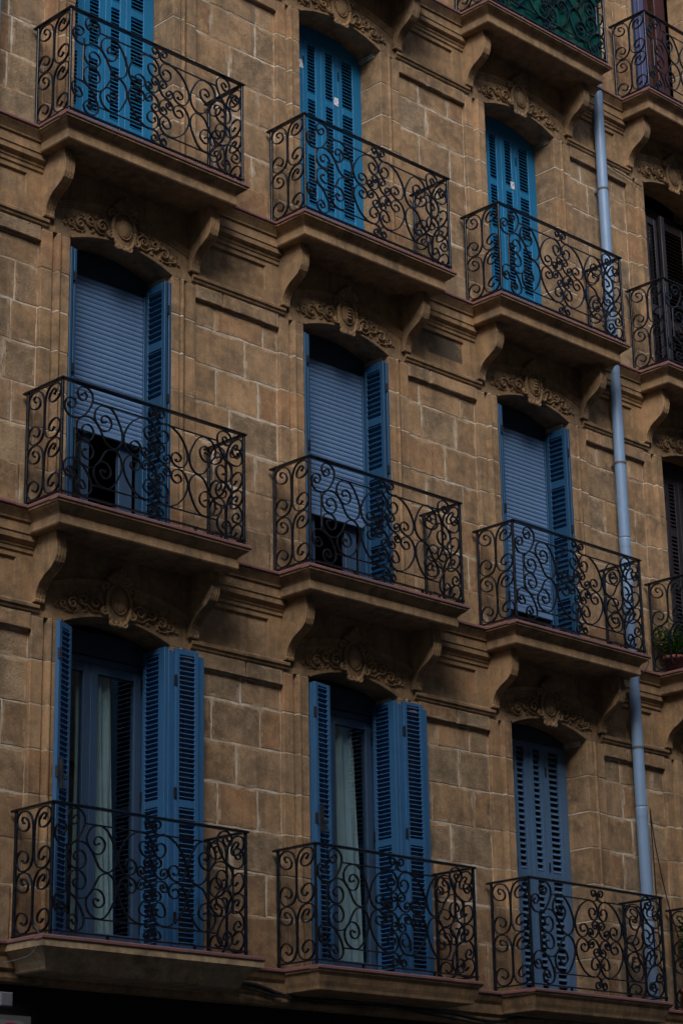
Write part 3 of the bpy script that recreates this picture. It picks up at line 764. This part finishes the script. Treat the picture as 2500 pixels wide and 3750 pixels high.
# first-floor windows (row C, left and middle): shutters swung out, glazed doors with curtains
SECC = [(0.10, 1.235), (1.30, 2.545)]
for c in (1, 2):
    h = 2.595 if c == 1 else 2.575; TL = -14
    jl = 0.290
    shutter(jl, h, SECC, 'denim', P('C', c, 1.485, 0.245, -0.02), R(-90), pitch=0.041, single=True, tilt=TL, sl_l=0.042, sl_r=0.082)
    a0 = R(-3)
    shutter(0.245, h, SECC, 'denim', P('C', c, 1.585 if c == 1 else 1.580, -0.075, -0.02), a0, pitch=0.041, single=True, tilt=TL, stile=0.042)
    mb = MB(); mb.bbox(1.5235, 1.5625, -0.052, 0.20, 0, h-0.02, 0.003); mb.box(1.5625, 1.583, -0.046, -0.020, 0, h-0.03); mb.build('shutter', 'denim', bld, P('C', c, 0, 0, -0.02))
    mb = MB(); mb.bbox(0, 0.080, 0, 0.036, 0, h-0.03, 0.003); o = mb.build('shutter', 'denim', bld, P('C', c, 1.836 if c == 1 else 1.830, -0.058, -0.02))
    # left: jamb leaf in the reveal and the narrow leaf half turned out
    mb = MB(); mb.bbox(0, 0.036, 0, 0.29, 0, h, 0.004); mb.build('shutter', 'denim', bld, P('C', c, 0.430, -0.03, -0.02))
    mb = MB(); mb.bbox(0, 0.020, 0, 0.25, 0, h-0.02, 0.004); mb.build('shutter', 'denim', bld, P('C', c, 0.474, 0.0, -0.02))
    if c == 1: lf = shutter(0.236, h, [(0.10, 1.235), (1.36, 2.545)], 'denim', P('C', c, 0.315, -0.125, -0.02), R(28), pitch=0.046, tilt=TL, stile=0.046)
    else: lf = shutter(0.232, h, [(0.10, 1.235), (1.36, 2.545)], 'denim', P('C', c, 0.428, -0.085, -0.02), R(10), pitch=0.046, tilt=TL, stile=0.046)
    mb = MB(); mb.box(0.045, 0.075, -0.022, 0.0, 1.22, 1.46); mb.box(0.07, 0.13, -0.034, -0.012, 1.30, 1.33); mb.build('latch', 'rubber', lf)
    window('C', c, 0.285, 'sash', 2.46, mid=0.955)
    mb = MB(); mb.bbox(XC-HO, XC+HO, 0.25, 0.32, 2.462, 2.66); mb.build('window_head', 'shaded_head', bld, P('C', c, 0, 0, 0))
    cu = MB(); x0, x1 = (0.86, 1.31) if c == 1 else (0.80, 1.44); n = 60; rows = []
    for k in range(13):
        zz = 0.05+2.33*k/12; row = []
        for i in range(n+1):
            t = i/n; pin = 0.86+0.14*(1-k/12)**0.5
            xx = x0+(x1-x0)*t*pin + 0.02*math.sin(3*t+zz*1.3)
            row.append((xx, 0.372+0.022*math.sin(t*34+0.6*math.sin(zz*2))+0.008*math.sin(t*81), zz))
        rows.append(row)
    cu.loft(rows, closed=False)
    cu.loft([[(q[0], q[1]+0.003, q[2]) for q in rw] for rw in rows[::-1]], closed=False)
    co = cu.build('curtain', 'curtain', None, P('C', c, 0, 0, 0), True)
    tag(co, ['', 'pale grey curtain hanging behind the glass door of the lower left window', 'pale grey curtain behind the glass door of the lower middle window'][c], 'curtain')

# right-hand column: brown shutters, violet and red door leaves
# A4: brown leaves, one ajar
shutter(0.235, 2.20, [(0.10, 0.98), (1.09, 2.12)], 'brown', P('A', 4, 0.56, 0.10, -0.03), R(4), pitch=0.046, hinge=False)
mb = MB(); mb.bbox(0, 0.07, 0, 0.04, 0, 2.3); mb.build('shutter', 'brown', bld, P('A', 4, 0.89, 0.12, -0.03))
shutter(0.50, 2.35, [(0.10, 0.98), (1.09, 2.25)], 'brown', P('A', 4, 1.03, 0.26, -0.03), 0, pitch=0.046, hinge=False)
window('A', 4, 0.32, 'brown', 2.45)
# Z4: violet frame, red door behind
for (x, wd, y, mt_) in ((0.47, 0.05, 0.02, 'brown'), (0.53, 0.10, 0.06, 'violet'), (0.72, 0.10, 0.10, 'violet'), (0.84, 0.16, 0.16, 'redwood'), (1.18, 0.20, 0.20, 'redwood')):
    mb = MB(); mb.bbox(0, wd, 0, 0.04, 0, 2.3); mb.build('shutter', mt_, bld, P('Z', 4, x, y, -0.02))
window('Z', 4, 0.32, 'brown', 2.45)
window('C', 4, 0.30, 'brown', 2.50)

# ------------------------------------------------------------------ wrought-iron railings
S1 = [(0.194,0.886),(0.222,0.912),(0.25,0.892),(0.227,0.848),(0.188,0.842),(0.154,0.885),(0.164,0.934),(0.207,0.962),(0.265,0.955),(0.306,0.913),(0.307,0.846),(0.269,0.768),(0.213,0.705),(0.141,0.674),(0.075,0.677),(0.032,0.717),(0.025,0.764),(0.04,0.811),(0.073,0.833),(0.123,0.828),(0.135,0.794),(0.107,0.754),(0.075,0.750),(0.057,0.776),(0.076,0.791)]
S2 = [(0.449,0.711),(0.416,0.699),(0.401,0.723),(0.422,0.759),(0.466,0.764),(0.508,0.726),(0.498,0.668),(0.454,0.632),(0.396,0.636),(0.346,0.69),(0.331,0.735),(0.341,0.786),(0.377,0.83),(0.435,0.852),(0.494,0.846),(0.547,0.804),(0.593,0.729),(0.624,0.65),(0.621,0.582),(0.596,0.533),(0.552,0.500),(0.501,0.503),(0.456,0.529),(0.419,0.586),(0.381,0.65),(0.329,0.698),(0.278,0.712),(0.227,0.706),(0.17,0.67),(0.146,0.614),(0.154,0.555),(0.188,0.512),(0.239,0.499),(0.282,0.508),(0.314,0.542),(0.324,0.587),(0.301,0.63),(0.257,0.643),(0.218,0.623),(0.205,0.592),(0.218,0.568),(0.243,0.566)]
RW, RH = 1.983, 0.987
def mirx(p): return [(RW-x, z) for x, z in p]
R1 = mirx([(1.041,0.73),(1.033,0.758),(1.069,0.785),(1.117,0.77),(1.124,0.726),(1.087,0.676),(1.036,0.677),(1.001,0.723),(1.006,0.79),(1.04,0.834),(1.08,0.850),(1.138,0.851),(1.19,0.832),(1.259,0.783),(1.318,0.699),(1.342,0.619),(1.321,0.548),(1.274,0.504),(1.221,0.503),(1.174,0.530),(1.159,0.578),(1.184,0.614),(1.226,0.624),(1.266,0.597),(1.257,0.560),(1.223,0.548),(1.208,0.560)])
R2 = mirx([(1.027,0.927),(1.027,0.905),(1.051,0.901),(1.072,0.923),(1.073,0.948),(1.047,0.961),(1.015,0.946),(0.997,0.91),(1.008,0.868),(1.049,0.853),(1.103,0.857)])
R3 = mirx([(1.034,0.622),(1.018,0.608),(1.026,0.589),(1.053,0.59),(1.078,0.616),(1.071,0.648),(1.034,0.661),(1.002,0.643),(0.996,0.605),(1.000,0.561),(1.032,0.518),(1.08,0.500),(1.128,0.515),(1.149,0.552),(1.134,0.582),(1.101,0.583),(1.076,0.56),(1.081,0.531),(1.103,0.529),(1.112,0.549)])
PS = [(-0.139,0.873),(-0.118,0.897),(-0.133,0.919),(-0.177,0.903),(-0.207,0.86),(-0.192,0.819),(-0.137,0.81),(-0.081,0.836),(-0.052,0.886),(-0.061,0.930),(-0.099,0.960),(-0.162,0.962),(-0.213,0.94),(-0.250,0.882),(-0.262,0.801),(-0.264,0.647),(-0.258,0.578),(-0.225,0.520),(-0.166,0.498),(-0.103,0.508),(-0.058,0.562),(-0.063,0.616),(-0.097,0.653),(-0.152,0.652),(-0.198,0.618),(-0.199,0.577),(-0.163,0.558),(-0.134,0.580)]
def strap(pts2, th=0.0105, dp=0.018, knob=True):
    """flat iron bent edgewise: points in (a, z), thickness in plane, depth across"""
    P_ = catmull(pts2, 5); mb = MB(); rings = []
    n = len(P_)
    for i, p in enumerate(P_):
        d = (P_[min(i+1, n-1)]-P_[max(i-1, 0)]); d = d.normalized() if d.length > 1e-9 else Vector((1,0,0)); nn = Vector((-d.y, d.x, 0))
        a, b = p+nn*th/2, p-nn*th/2
        rings.append([(a.x, -dp/2, a.y), (b.x, -dp/2, b.y), (b.x, dp/2, b.y), (a.x, dp/2, a.y)])
    mb.loft(rings)
    if knob:
        for q in (P_[0], P_[-1]):
            mb.loft([[(q.x+0.0095*math.cos(k*math.pi/4), y, q.y+0.0095*math.sin(k*math.pi/4)) for k in range(8)] for y in (-dp/2-0.002, dp/2+0.002)])
    return mb
def flipz(p): return [(x, RH-z) for x, z in p]
rail_parts = []          # (name, mesh, loc)
DY = 0.50
for base, kn in ((S1, True), (S2, True), (R1, True), (R2, True), (R3, True)):
    for fx in (False, True):
        for fz in (False, True):
            p = base
            if fx: p = mirx(p)
            if fz: p = flipz(p)
            rail_parts.append(('scroll', mesh_of(strap(p), 'scroll', 'iron'), (0, -DY, 0)))
def side_scroll(pts):
    mb = strap(pts); mb.v = [(y, x, z) for x, y, z in mb.v]; return mb
YM = -0.267
for sx in (0.0, RW):
    for fy in (False, True):
        for dz in (0.0, -0.476):
            p = [((2*YM-a) if fy else a, z+dz) for a, z in PS]
            rail_parts.append(('scroll', mesh_of(side_scroll(p), 'scroll', 'iron'), (sx, 0, 0)))
def rp(name, *boxes):
    mb = MB()
    for b in boxes: mb.bbox(*b, 0.003)
    rail_parts.append((name, mesh_of(mb, name, 'iron'), (0, 0, 0)))
hr = MB()                                                   # moulded hand rail round three sides
hp = [(-0.020,0.976),(-0.023,0.982),(-0.023,0.990),(-0.015,0.997),(0.015,0.997),(0.023,0.990),(0.023,0.982),(0.020,0.976)]
path = [((0, 0.01), (-1, 0)), ((0, -DY), (-1, -1)), ((RW, -DY), (1, -1)), ((RW, 0.01), (1, 0))]
hr.loft([[(px+nx*o, py+ny*o, z) for o, z in hp] for (px, py), (nx, ny) in path])
rail_parts.append(('hand_rail', mesh_of(hr, 'hand_rail', 'iron'), (0, 0, 0)))
br = MB(); bp = [(-0.015,0.006),(-0.015,0.016),(0.015,0.016),(0.015,0.006)]
path2 = [((0, -0.02), (-1, 0)), ((0, -DY), (-1, -1)), ((RW, -DY), (1, -1)), ((RW, -0.02), (1, 0))]
br.loft([[(px+nx*o, py+ny*o, z) for o, z in bp] for (px, py), (nx, ny) in path2])
rail_parts.append(('bottom_rail', mesh_of(br, 'bottom_rail', 'iron'), (0, 0, 0)))
for x in (0.0, RW):
    rp('post', (x-0.011, x+0.011, -DY-0.011, -DY+0.011, -0.036, 0.977))
    rp('post', (x-0.011, x+0.011, -0.050, -0.028, -0.036, 0.977))
for z in (0.856, RH-0.856):
    rp('bar', (0.312, 0.875, -DY-0.006, -DY+0.006, z-0.006, z+0.006)); rp('bar', (RW-0.875, RW-0.312, -DY-0.006, -DY+0.006, z-0.006, z+0.006))
for x in (0.137, RW-0.137): rp('bar', (x-0.006, x+0.006, -DY-0.006, -DY+0.006, 0.315, 0.672))
for x in (0.55, RW-0.55): rp('foot', (x-0.010, x+0.010, -DY-0.010, -DY+0.010, -0.036, 0.007))
RL = {('A',1): 'black iron scroll railing before the leftmost turquoise shutters, top left', ('A',2): 'black iron scroll railing before the middle turquoise shutters', ('A',3): 'black iron scroll railing before the rightmost turquoise shutters, beside the drainpipe',
      ('A',4): 'black iron railing before dark brown shutters at the right edge, upper half', ('B',1): 'black iron scroll railing before the half-lowered roller blind on the left',
      ('B',2): 'black iron scroll railing before the middle roller blind', ('B',3): 'black iron scroll railing before the roller blind that reaches lowest, by the drainpipe',
      ('B',4): 'black iron railing at the right edge with a green plant behind it', ('C',1): 'black iron scroll railing at the bottom left before the curtained glass door',
      ('C',2): 'black iron scroll railing at the bottom before the middle swung-out shutters', ('C',3): 'black iron scroll railing at the bottom before closed slate-blue shutters',
      ('C',4): 'black iron railing in the bottom right corner with dark leaves behind it', ('Z',3): 'black iron railing at the top edge with green cloth hung behind it', ('Z',4): 'black iron railing in the top right corner before a violet and red door'}
for (r, c), lab in RL.items():
    e = empty('balcony_railing', (CX[c], 0, ROWZ[r])); tag(e, lab, 'railing', 'wrought iron balcony railings')
    e.rotation_euler = (0, 0, random.uniform(-0.001, 0.001))
    for nm, me, loc in rail_parts:
        o = put(nm, me, e, loc)
        if nm == 'scroll': o.rotation_euler = (0, random.uniform(-0.004, 0.004), random.uniform(-0.002, 0.002))

# ------------------------------------------------------------------ drainpipes, cables, cloth, plants, signs
def pipe(x, y, z0, z1, joints, label, rad=0.060):
    e = empty('drainpipe', (x, y, z0)); tag(e, label, 'drainpipe', 'pale blue drainpipes')
    zs = [z0]+joints+[z1]
    for k in range(len(zs)-1):
        mb = MB(); rings = []
        a, b = zs[k]-z0, zs[k+1]-z0
        for (z, rr) in ((a, rad), (a+0.01, rad), (b-0.13, rad), (b-0.11, rad), (b-0.10, rad*1.03), (b-0.09, rad*1.03), (b-0.02, rad*1.03), (b-0.002, rad*0.98)):
            rings.append([(rr*math.cos(2*math.pi*i/28), rr*math.sin(2*math.pi*i/28), z) for i in range(28)])
        mb.loft(rings); mb.build('pipe_length', 'pipe', e, None, True)
        zc = a+(b-a)*0.42
        mb = MB(); mb.loft([[(rr*math.cos(2*math.pi*i/24), rr*math.sin(2*math.pi*i/24), z) for i in range(24)] for rr, z in ((rad*0.9, zc), (rad*1.07, zc+0.002), (rad*1.07, zc+0.026), (rad*0.9, zc+0.028))])
        mb.box(-0.012, 0.012, rad, 0.12, zc+0.004, zc+0.024); mb.build('bracket', 'grey', e)
    return e
pipe(CX[3]+2.315, -0.083, 0.13, TOPZ-0.3, [GZ-0.02, GZ+2.0, GZ+3.43, GZ+4.9, GZ+6.88, GZ+8.1, GZ+10.27], 'pale blue-grey drainpipe down the wall right of the third window column')
pipe(-0.515, -0.085, 0.13, TOPZ-0.3, [GZ-0.02, GZ+3.43, GZ+6.88, GZ+8.6, GZ+10.27], 'pale drainpipe sliver at the upper left edge')
def cable(name, pts, rad, label, mt='rubber', wob=0.0):
    P_ = catmull(pts, 8)
    P_ = [p+Vector((0, random.uniform(-wob, wob), random.uniform(-wob, wob))) for p in P_]
    mb = MB(); mb.tube(P_, rad, 6); o = mb.build(name, mt, None, None, True); return tag(o, label, 'cable')
z = GZ
cable('cable', [(1.9, -0.105, z-0.20), (2.394, -0.105, z-0.18), (2.769, -0.105, z-0.248), (3.06, -0.105, z-0.262), (3.78, -0.10, z-0.240), (4.21, -0.10, z-0.260), (4.83, -0.10, z-0.264), (5.375, -0.10, z-0.304), (5.8, -0.10, z-0.246), (6.5, -0.10, z-0.232), (7.7, -0.10, z-0.27)], 0.017, 'thick black cable drooping under the lower middle balcony', wob=0.002)
cable('cable', [(2.2, -0.11, z-0.20), (2.8, -0.115, z-0.268), (3.3, -0.11, z-0.285), (4.0, -0.105, z-0.262), (4.6, -0.105, z-0.300), (5.2, -0.105, z-0.33), (5.6, -0.10, z-0.30)], 0.008, 'thin black cable running below the thick one under the bottom balconies', wob=0.003)
cable('cable', [(CX[3]+2.36, -0.155, z+1.99), (CX[3]+2.45, -0.13, z+1.60), (CX[3]+2.62, -0.10, z+1.10), (CX[3]+2.80, -0.08, z+0.72)], 0.006, 'thin black wire slanting from the drainpipe clamp to the lower right')
cable('cable', [(CX[3]+2.38, -0.14, z+1.95), (CX[3]+2.42, -0.12, z+1.3), (CX[3]+2.46, -0.09, z+0.9), (CX[3]+2.48, -0.08, z+0.35)], 0.006, 'thin black wire hanging straight down beside the lower drainpipe')
zb = ROWZ['B']
cable('cable', [(CX[3]+2.0, -0.47, zb+0.10), (CX[3]+2.12, -0.42, zb+0.06), (CX[3]+2.20, -0.38, zb-0.05), (CX[3]+2.16, -0.33, zb-0.15), (CX[3]+2.05, -0.28, zb-0.16)], 0.005, 'thin grey wire looping round the end of the right middle balcony slab', 'grey')
cable('cable', [(CX[3]+2.40, -0.05, zb+1.10), (CX[3]+2.52, -0.03, zb+1.14), (CX[3]+2.60, -0.03, zb+1.09), (CX[3]+2.57, -0.03, zb+1.03)], 0.005, 'short curled black wire on the wall right of the drainpipe')
za = ROWZ['A']
cable('cable', [(CX[3]+2.38, -0.04, za+2.52), (CX[3]+2.62, -0.03, za+2.46), (CX[3]+2.9, -0.03, za+2.44), (CX[4]+0.36, -0.04, za+2.40)], 0.005, 'thin wire crossing from the drainpipe to the upper right window head')
cable('cable', [(-0.10, -0.42, z+0.05), (-0.09, -0.48, z-0.02), (-0.12, -0.50, z-0.10), (-0.17, -0.46, z-0.19), (-0.30, -0.30, z-0.24)], 0.0035, 'thin pale wire curling round the left end of the bottom balcony', 'grey')

# green cloth on the top balcony
cl = MB(); rows = []
for k in range(11):
    zz = 0.03+0.93*k/10; row = []
    for i in range(91):
        t = i/90; x = 0.03+1.92*t
        row.append((x, -0.475+0.010*math.sin(t*38+zz)+0.006*math.sin(t*83), zz+0.012*math.sin(t*17)))
    rows.append(row)
cl.loft(rows, closed=False); cl.loft([[(q[0], q[1]+0.004, q[2]) for q in rw] for rw in rows[::-1]], closed=False)
tag(cl.build('balcony_cloth', 'green', None, P('Z', 3, 0, 0, 0), True), 'dark green patterned cloth hung inside the top balcony railing', 'cloth')

def plant(loc, label, pot_r, pot_h, n, spread, height, leaf_l, leaf_w, seed):
    rnd = random.Random(seed); e = empty('potted_plant', loc); tag(e, label, 'plant', 'potted plants on the right-hand balconies')
    mb = MB(); prof = [(0.72, 0), (0.95, pot_h*0.82), (1.06, pot_h*0.82), (1.08, pot_h), (0.96, pot_h), (0.90, pot_h*0.8)]
    mb.loft([[(pot_r*k*math.cos(2*math.pi*i/20), pot_r*k*math.sin(2*math.pi*i/20), zz) for i in range(20)] for k, zz in prof]); mb.build('pot', 'pot', e, None, True)
    lf = MB(); st = MB()
    for s_ in range(n):
        a = rnd.uniform(0, 2*math.pi); lean = rnd.uniform(0.1, 1.0)*spread; hh = height*rnd.uniform(0.5, 1.0)
        pts = [Vector((math.cos(a)*lean*t**1.5, math.sin(a)*lean*t**1.5, pot_h*0.8+hh*t-0.35*hh*lean*t**3)) for t in [i/7 for i in range(8)]]
        st.tube(pts, [0.004*(1-0.7*i/7) for i in range(8)], 5)
        for i in range(1, 8):
            for q in range(4):
                p = pts[i].lerp(pts[i-1], rnd.random()); b = rnd.uniform(0, 2*math.pi)
                d = Vector((math.cos(b), math.sin(b), rnd.uniform(-0.3, 0.7))).normalized(); L = leaf_l*rnd.uniform(0.6, 1.2); w_ = leaf_w*rnd.uniform(0.7, 1.2)
                sd_ = d.cross(Vector((0,0,1))).normalized()
                m1 = p+d*L*0.5-Vector((0,0,0.006)); tip = p+d*L-Vector((0,0,L*0.25))
                lf.quad(p, m1+sd_*w_, tip, m1-sd_*w_)
    st.build('stem', 'leaf', e); lf.build('foliage', 'leaf', e)
plant(P('B', 4, 0.14, -0.20, -0.034), 'bright green feathery plant in a red pot behind the right-edge railing', 0.11, 0.20, 46, 0.36, 0.42, 0.07, 0.010, 3)
plant(P('C', 4, 0.12, -0.17, -0.034), 'dark leafy plant behind the railing in the bottom right corner', 0.13, 0.22, 26, 0.22, 0.85, 0.075, 0.026, 4)

# signs by the shop front, bottom left
zs = GZ
sb = empty('junction_box', (-0.26, -0.3, zs-0.50)); tag(sb, 'small white weathered box under the bottom left balcony', 'box')
mb = MB(); mb.bbox(-0.055, 0.06, -0.03, 0.02, -0.052, 0.052, 0.008); mb.build('cover', 'white', sb)
mb = MB(); mb.box(-0.02, 0.02, 0.02, 0.36, -0.02, 0.02); mb.build('bracket', 'grey', sb)
sg = empty('projecting_sign', (-0.20, -0.3, zs-0.80)); tag(sg, 'grey panel with a white rounded sign and red octagon at the bottom left edge', 'sign')
mb = MB(); mb.box(-0.16, 0.19, 0.0, 0.03, -0.22, 0.19); mb.build('back_panel', 'grey', sg)
mb = MB(); pts = []
for (cx_, cz_, a0) in ((0.065, 0.095, 0), (-0.10, 0.095, 90), (-0.10, -0.13, 180), (0.065, -0.13, 270)):
    for k in range(7): a = R(a0+90*k/6); pts.append((cx_+0.055*math.cos(a), cz_+0.055*math.sin(a)))
mb.loft([[(x, y, zz) for x, zz in pts] for y in (-0.025, 0.0)]); mb.build('sign_face', 'white', sg)
mb = MB(); pts = [(-0.012+0.105*math.cos(R(22.5+45*k)), 0.033+0.105*math.sin(R(22.5+45*k))) for k in range(8)]
mb.loft([[(x, y, zz) for x, zz in pts] for y in (-0.030, -0.026)]); mb.build('octagon', 'signred', sg)
mb = MB(); mb.box(-0.02, 0.02, 0.03, 0.36, -0.05, -0.01); mb.build('bracket', 'grey', sg)
print('stones', nstone, 'slats', slat_count, 'objects', len(bpy.data.objects))
